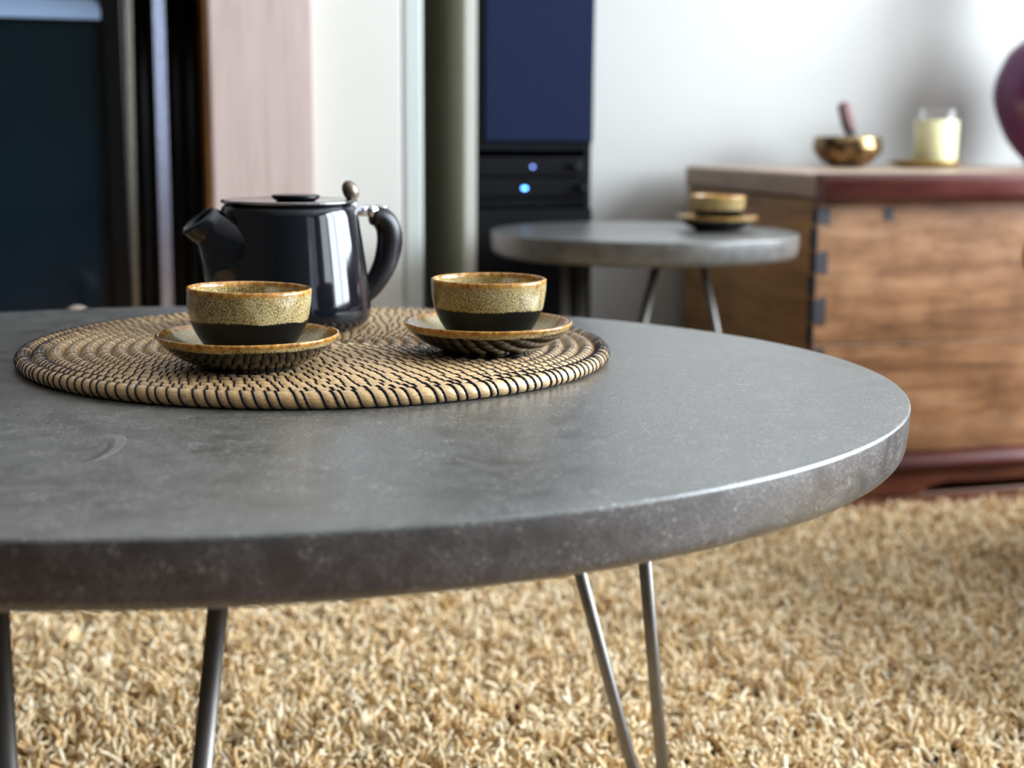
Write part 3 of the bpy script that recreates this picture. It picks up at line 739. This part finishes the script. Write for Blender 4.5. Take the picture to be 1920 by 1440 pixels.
bm = bmesh.new()
lathe(bm, [(r, z + TZ) for r, z in top_prof(TH, 0.47)], 256, sx=AX, sy=AY)
finish('tabletop', bm, M['concrete'], t1)
zb = TZ - TH
hairpin(t1, Vector((0.1363, 1.2223, 0.006)) - T1, Vector((0.0573, 1.1374, zb - 0.002)) - T1, (0.8, -0.6, 0), 0.026, 0.098, 0.0056, M['steel'], zb)
hairpin(t1, Vector((-0.232, 0.700, 0.006)) - T1, Vector((-0.2128, 0.722, zb - 0.002)) - T1, (1, 0, 0), 0.072, 0.121, 0.0056, M['steel'], zb)
hairpin(t1, Vector((-0.66, 1.21, 0.006)) - T1, Vector((-0.575, 1.165, zb - 0.002)) - T1, (0.5, 0.85, 0), 0.035, 0.10, 0.0056, M['steel'], zb)

T2 = Vector((0.2118, 2.30, 0.0)); TZ2 = 0.4755; R2 = 0.248; TH2 = 0.038
t2 = thing('side_table', 'small round concrete side table with a single cup, beside the chest', 'table', T2)
bm = bmesh.new()
lathe(bm, [(r, z + TZ2) for r, z in top_prof(TH2, R2)], 160, sx=R2, sy=R2)
finish('tabletop', bm, M['concrete_side_table'], t2)
zb2 = TZ2 - TH2
hairpin(t2, (-0.109, 0.035, 0.006), (-0.111, 0.02, zb2 - 0.002), (0.35, 0.94, 0), 0.03, 0.10, 0.0062, M['steel'], zb2)
hairpin(t2, (-0.085, -0.16, 0.006), (0.013, -0.10, zb2 - 0.002), (0.10, 1.0, 0), 0.03, 0.10, 0.0062, M['steel'], zb2)
hairpin(t2, (0.205, 0.10, 0.006), (0.100, 0.05, zb2 - 0.002), (0.12, 1.0, 0), 0.03, 0.10, 0.0062, M['steel'], zb2)

# ------------------------------------------------------------------ coiled straw placemat
MC = Vector((-0.1571, 1.1415, TZ + 0.0002)); MR = 0.2357; CDm = 0.0120
pm = thing('placemat', 'round coiled straw placemat stitched with dark thread on the concrete table', 'placemat', MC)
SL0, SL1 = 0.0060, -0.0030
def slant(bdeg):
    """offset along the coil of the thread at cross-section angle bdeg (0 outward, 90 up)"""
    b = (bdeg + 62) % 360
    return SL0 + (SL1 - SL0) * b / 222 if b <= 222 else SL1 + (SL0 - SL1) * (b - 222) / 138
def stitch_pts(n=9):
    """local frame: x along the coil, y outward, z up, origin at coil axis"""
    pts = []
    for i in range(n):
        bd = -62 + 222 * i / (n - 1); a = math.radians(bd)
        pts.append((slant(bd), 0.00575 * math.cos(a), 0.00560 * math.sin(a)))
    return pts
bm = bmesh.new(); tube(bm, stitch_pts(), [(0.0007, 0.0005)] + [(0.00122, 0.00078)] * 7 + [(0.0007, 0.0005)], 6)
st_me = bpy.data.meshes.new('stitch'); bm.to_mesh(st_me); bm.free()
st_me.materials.append(M['thread'])
for p in st_me.polygons: p.use_smooth = True
bm = bmesh.new(); tube(bm, [(x, y * 0.955, z * 0.955) for x, y, z in stitch_pts()], [(0.0006, 0.0005)] + [(0.00098, 0.00072)] * 7 + [(0.0006, 0.0005)], 6)
in_me = bpy.data.meshes.new('inner_stitch'); bm.to_mesh(in_me); bm.free()
stv = [v.co.copy() for v in in_me.vertices]; stf = [list(p.vertices) for p in in_me.polygons]; bpy.data.meshes.remove(in_me)
SV, SF = [], []; n_parts = 0
k = 0
while True:
    Rk = MR - CDm / 2 - CDm * k
    if Rk < 0.008: break
    ns = max(5, round(2 * PI * Rk / 0.0083)); NA = 4; NC = 12
    bm = bmesh.new(); uvl = bm.loops.layers.uv.new('UVMap')
    rings = []; us = []
    ph = random.random() * 6.28
    fr = [0.0]; 
    angs = []
    jit = [random.uniform(-0.22, 0.22) for _ in range(ns)]
    for i in range(ns):
        for q, f0 in enumerate((0.0, 0.22, 0.5, 0.78)):
            j0 = jit[i]; j1 = jit[(i + 1) % ns]
            a = (i + j0 + (1 + j1 - j0) * f0) / ns * 2 * PI + ph
            bul = (0.91, 1.0, 1.03, 1.0)[q]
            angs.append((a, bul))
    for (a, bul) in angs:
        ring = []
        for c in range(NC):
            b_ = 2 * PI * c / NC
            a_c = a + slant(360.0 * c / NC) / max(Rk, 0.02); ca, sa_ = math.cos(a_c), math.sin(a_c)
            rr = Rk + 0.0062 * bul * math.cos(b_); zz = 0.0060 + 0.0059 * bul * math.sin(b_)
            ring.append(bm.verts.new((rr * ca, rr * sa_, zz)))
        rings.append(ring)
    nr = len(rings)
    for i in range(nr):
        i2 = (i + 1) % nr
        a0 = angs[i][0] * Rk * 60; a1 = (angs[i2][0] + (2 * PI if i2 == 0 else 0)) * Rk * 60
        for c in range(NC):
            c2 = (c + 1) % NC
            f = bm.faces.new((rings[i][c], rings[i2][c], rings[i2][c2], rings[i][c2]))
            for lp, (u, v) in zip(f.loops, ((a0, c / NC), (a1, c / NC), (a1, (c + 1) / NC), (a0, (c + 1) / NC))): lp[uvl].uv = (u + k * 7.3, v)
    bmesh.ops.recalc_face_normals(bm, faces=bm.faces)
    finish('coil', bm, M['straw'], pm)
    for i in range(ns):
        a = (i + jit[i]) / ns * 2 * PI + ph
        
        mt = Matrix.Translation((Rk * math.cos(a), Rk * math.sin(a), 0.0060)) @ Matrix(((-math.sin(a), math.cos(a), 0, 0), (math.cos(a), math.sin(a), 0, 0), (0, 0, 1, 0), (0, 0, 0, 1)))
        if k == 0 or (k == 1 and n_parts < 299):
            o = bpy.data.objects.new('stitch', st_me); COL.objects.link(o); o.parent = pm; o.matrix_local = mt; n_parts += 1
        else:
            b0 = len(SV); SV += [tuple(mt @ v) for v in stv]; SF += [[b0 + q for q in f] for f in stf]
    k += 1
me = bpy.data.meshes.new('inner_stitches'); me.from_pydata(SV, [], SF); me.update()
o = link('inner_stitches', me, M['thread'], pm); o['kind'] = 'stuff'
bm = bmesh.new(); lathe(bm, [(0, 0.001), (0.007, 0.001), (0.0075, 0.006), (0.005, 0.0105), (0, 0.0115)], 24); finish('coil_centre', bm, M['straw'], pm)

# ------------------------------------------------------------------ cups and saucers
MT = TZ + 0.0002 + 0.0121
def saucer_mesh():
    out = spline([(0.0, 0.0016), (0.030, 0.0016), (0.0315, 0.0), (0.0355, 0.0), (0.0375, 0.0026), (0.050, 0.0085), (0.0605, 0.0165), (0.0648, 0.0218)], 6)
    lip = [(0.0658, 0.0229), (0.0655, 0.0243), (0.0640, 0.0246)]
    inn = spline([(0.0626, 0.0231), (0.056, 0.0166), (0.045, 0.0106), (0.032, 0.0064), (0.0, 0.0056)], 6)
    pr = out + lip + inn; ms = [0] * (len(out) + 1) + [1] * (len(pr))
    bm = bmesh.new(); lathe(bm, pr, 112, ms)
    return bm
def cup_mesh():
    out = spline([(0.0, 0.0012), (0.0195, 0.0012), (0.0205, 0.0), (0.0235, 0.0), (0.0262, 0.0030), (0.0348, 0.0135), (0.0413, 0.0260), (0.0440, 0.0390), (0.0447, 0.0490)], 7)
    lip = [(0.0446, 0.0506), (0.0436, 0.0516), (0.0424, 0.0510)]
    inn = spline([(0.0419, 0.0490), (0.0411, 0.039), (0.0392, 0.0265), (0.033, 0.0145), (0.020, 0.0065), (0.0, 0.0050)], 7)
    pr = out + lip + inn; ms = [0] * (len(out) + 1) + [1] * len(pr)
    bm = bmesh.new(); lathe(bm, pr, 112, ms)
    return bm
sau = finish('saucer', saucer_mesh(), [M['saucer_out'], M['saucer_in']])
cup = finish('tea_cup', cup_mesh(), [M['cup_out'], M['cup_in']])
sau.location = (-0.1910, 1.012, MT); sau.rotation_euler = (0, 0, 0.4)
cup.location = (-0.1905, 1.012, MT + 0.0060); cup.rotation_euler = (0.012, 0.018, 1.1)
tag(sau, 'amber-rimmed speckled saucer in front of the teapot', 'saucer', 'speckled stoneware saucers')
tag(cup, 'speckled handleless cup with black base in front of the teapot', 'cup', 'speckled stoneware cups')
def dup(o, loc, rot, label):
    c = o.copy(); COL.objects.link(c); c.location = loc; c.rotation_euler = rot; c['label'] = label; return c
dup(sau, (-0.0190, 1.090, MT), (0, 0, 2.2), 'amber-rimmed speckled saucer at the right edge of the straw placemat')
dup(cup, (-0.0185, 1.090, MT + 0.0060), (0, 0, 3.3), 'speckled handleless cup with black base at right edge of the placemat')
dup(sau, (0.3320, 2.315, TZ2), (0, 0, 4.0), 'amber-rimmed saucer on the small side table by the chest')
dup(cup, (0.3320, 2.315, TZ2 + 0.0060), (0, 0, 5.0), 'blurred speckled cup standing on the small side table by the chest')

# ------------------------------------------------------------------ teapot (local +x towards the handle)
TA = math.radians(28)
tp = thing('teapot', 'glossy charcoal ceramic teapot with steel hinged lid on the placemat', 'teapot', (-0.1935, 1.229, MT), TA)
body = spline([(0.0, 0.0025), (0.050, 0.0025), (0.053, 0.0), (0.0600, 0.0008), (0.0672, 0.0060), (0.0694, 0.0160), (0.0672, 0.040), (0.0632, 0.070), (0.0590, 0.097)], 6)
body += [(0.0580, 0.1018), (0.0562, 0.1050), (0.0535, 0.1066), (0.0510, 0.1066), (0.0502, 0.1050), (0.0505, 0.098), (0.0535, 0.06), (0.055, 0.02), (0.0, 0.012)]
bm = bmesh.new(); lathe(bm, body, 128); finish('body', bm, M['charcoal'], tp)
# spout: broad wedge closing to a small round mouth
bm = bmesh.new(); NS = 20; NC = 40; rings = []
low = spline([(0.054, 0.004), (0.0690, 0.028), (0.0765, 0.052), (0.0812, 0.074), (0.0845, 0.0760), (0.0935, 0.0835)], 4)
wid = spline([(0.0500,), (0.0440,), (0.0350,), (0.0240,), (0.0175,), (0.0152,)], 4)
for i in range(NS + 1):
    t = i / NS
    ux = 0.034 + (0.0655 - 0.034) * t; uz = 0.0885 + (0.1040 - 0.0885) * t
    lx, lz = low[i]; w = wid[i][0]
    cx_, cz_ = (ux + lx) / 2, (uz + lz) / 2; hx, hz = (ux - lx) / 2, (uz - lz) / 2
    ex = 0.62 + 0.38 * min(1, t * 1.15); ring = []
    for c in range(NC):
        cc, sn = math.cos(2 * PI * c / NC), math.sin(2 * PI * c / NC)
        cv = math.copysign(abs(cc) ** ex, cc); lat = math.copysign(abs(sn) ** ex, sn) * w * (1 + (1 - min(1, t * 1.15)) * 0.28 * (cv - 1) * 0.5 * 2)
        ring.append(bm.verts.new((-(cx_ + hx * cv), lat, cz_ + hz * cv)))
    rings.append(ring)
ctr = Vector((-0.0795, 0, 0.0985)); dn = Vector((0.50, 0, -0.85))
for s_, off in ((0.95, -0.0012), (0.86, -0.0010), (0.78, 0.0012), (0.74, 0.007), (0.70, 0.022)):
    rings.append([bm.verts.new(ctr + (rings[NS][c].co - ctr) * s_ + dn * off) for c in range(NC)])
for i in range(len(rings) - 1):
    for c in range(NC): bm.faces.new((rings[i][c], rings[i][(c + 1) % NC], rings[i + 1][(c + 1) % NC], rings[i + 1][c]))
bm.faces.new(rings[-1])
bmesh.ops.recalc_face_normals(bm, faces=bm.faces)
bm.verts.index_update(); dark = {v.index for r in rings[-3:] for v in r}  # inside of the mouth is coloured blacker to deepen the shade in the hole
for f in bm.faces:
    if all(v.index in dark for v in f.verts): f.material_index = 1
finish('spout', bm, [M['charcoal'], M['handle_black']], tp)
# ear-shaped handle
hp = spline([(0.0770, 0, 0.0945), (0.0845, 0, 0.0930), (0.0915, 0, 0.0850), (0.0935, 0, 0.0720), (0.0905, 0, 0.0560), (0.0840, 0, 0.0420), (0.0750, 0, 0.0300), (0.0650, 0, 0.0220)], 5)
nh = len(hp); rad = []
for i in range(nh):
    t = i / (nh - 1); th = 0.0085 + 0.0032 * math.sin(min(1, t * 2.2) * PI / 2) if t < 0.5 else 0.0117 - 0.0035 * (t - 0.5) * 2
    rad.append((0.0095, th))
bm = bmesh.new(); tube(bm, hp, rad, 24); finish('handle', bm, M['handle_black'], tp)
# steel lid with hinge, thumb lever and flat knob
bm = bmesh.new()
lathe(bm, [(0, 0.1052), (0.0500, 0.1052), (0.0515, 0.1062), (0.0570, 0.1072), (0.0585, 0.1084), (0.0578, 0.1098), (0.0550, 0.1102), (0.049, 0.1092), (0.030, 0.1086), (0, 0.1086)], 96)
ld = finish('lid', bm, M['lid_steel'], tp)
bm = bmesh.new(); lathe(bm, [(0, 0.1084), (0.016, 0.1086), (0.0185, 0.1098), (0.0208, 0.1118), (0.0205, 0.1136), (0.0188, 0.1142), (0, 0.1140)], 64, c=(0.006, 0.0)); finish('lid_knob', bm, M['black_gloss'], ld)
bm = bmesh.new(); box(bm, 0.0545, 0.0745, -0.0065, 0.0065, 0.0945, 0.1040, 0.002, 2); box(bm, 0.0530, 0.0600, -0.0065, 0.0065, 0.1010, 0.1085, 0.002, 2); finish('hinge', bm, M['chrome'], tp)
bm = bmesh.new(); tube(bm, [(0.0745, -0.0078, 0.0990), (0.0745, 0.0078, 0.0990)], 0.0052, 20); finish('hinge_pin', bm, M['chrome'], tp)
bm = bmesh.new(); lathe(bm, [(0, 0.1012), (0.0075, 0.1014), (0.0075, 0.1028), (0, 0.1030)], 32, c=(0.0845, 0)); finish('handle_cap', bm, M['chrome'], tp)
bm = bmesh.new(); bmesh.ops.create_uvsphere(bm, u_segments=28, v_segments=16, radius=1.0)
bmesh.ops.transform(bm, verts=bm.verts, matrix=Matrix.Translation((0.0565, 0, 0.1165)) @ Matrix.Rotation(-0.45, 4, 'Y') @ Matrix.Diagonal((0.0070, 0.0065, 0.0098, 1)))
finish('thumb_lever', bm, M['lever'], tp)
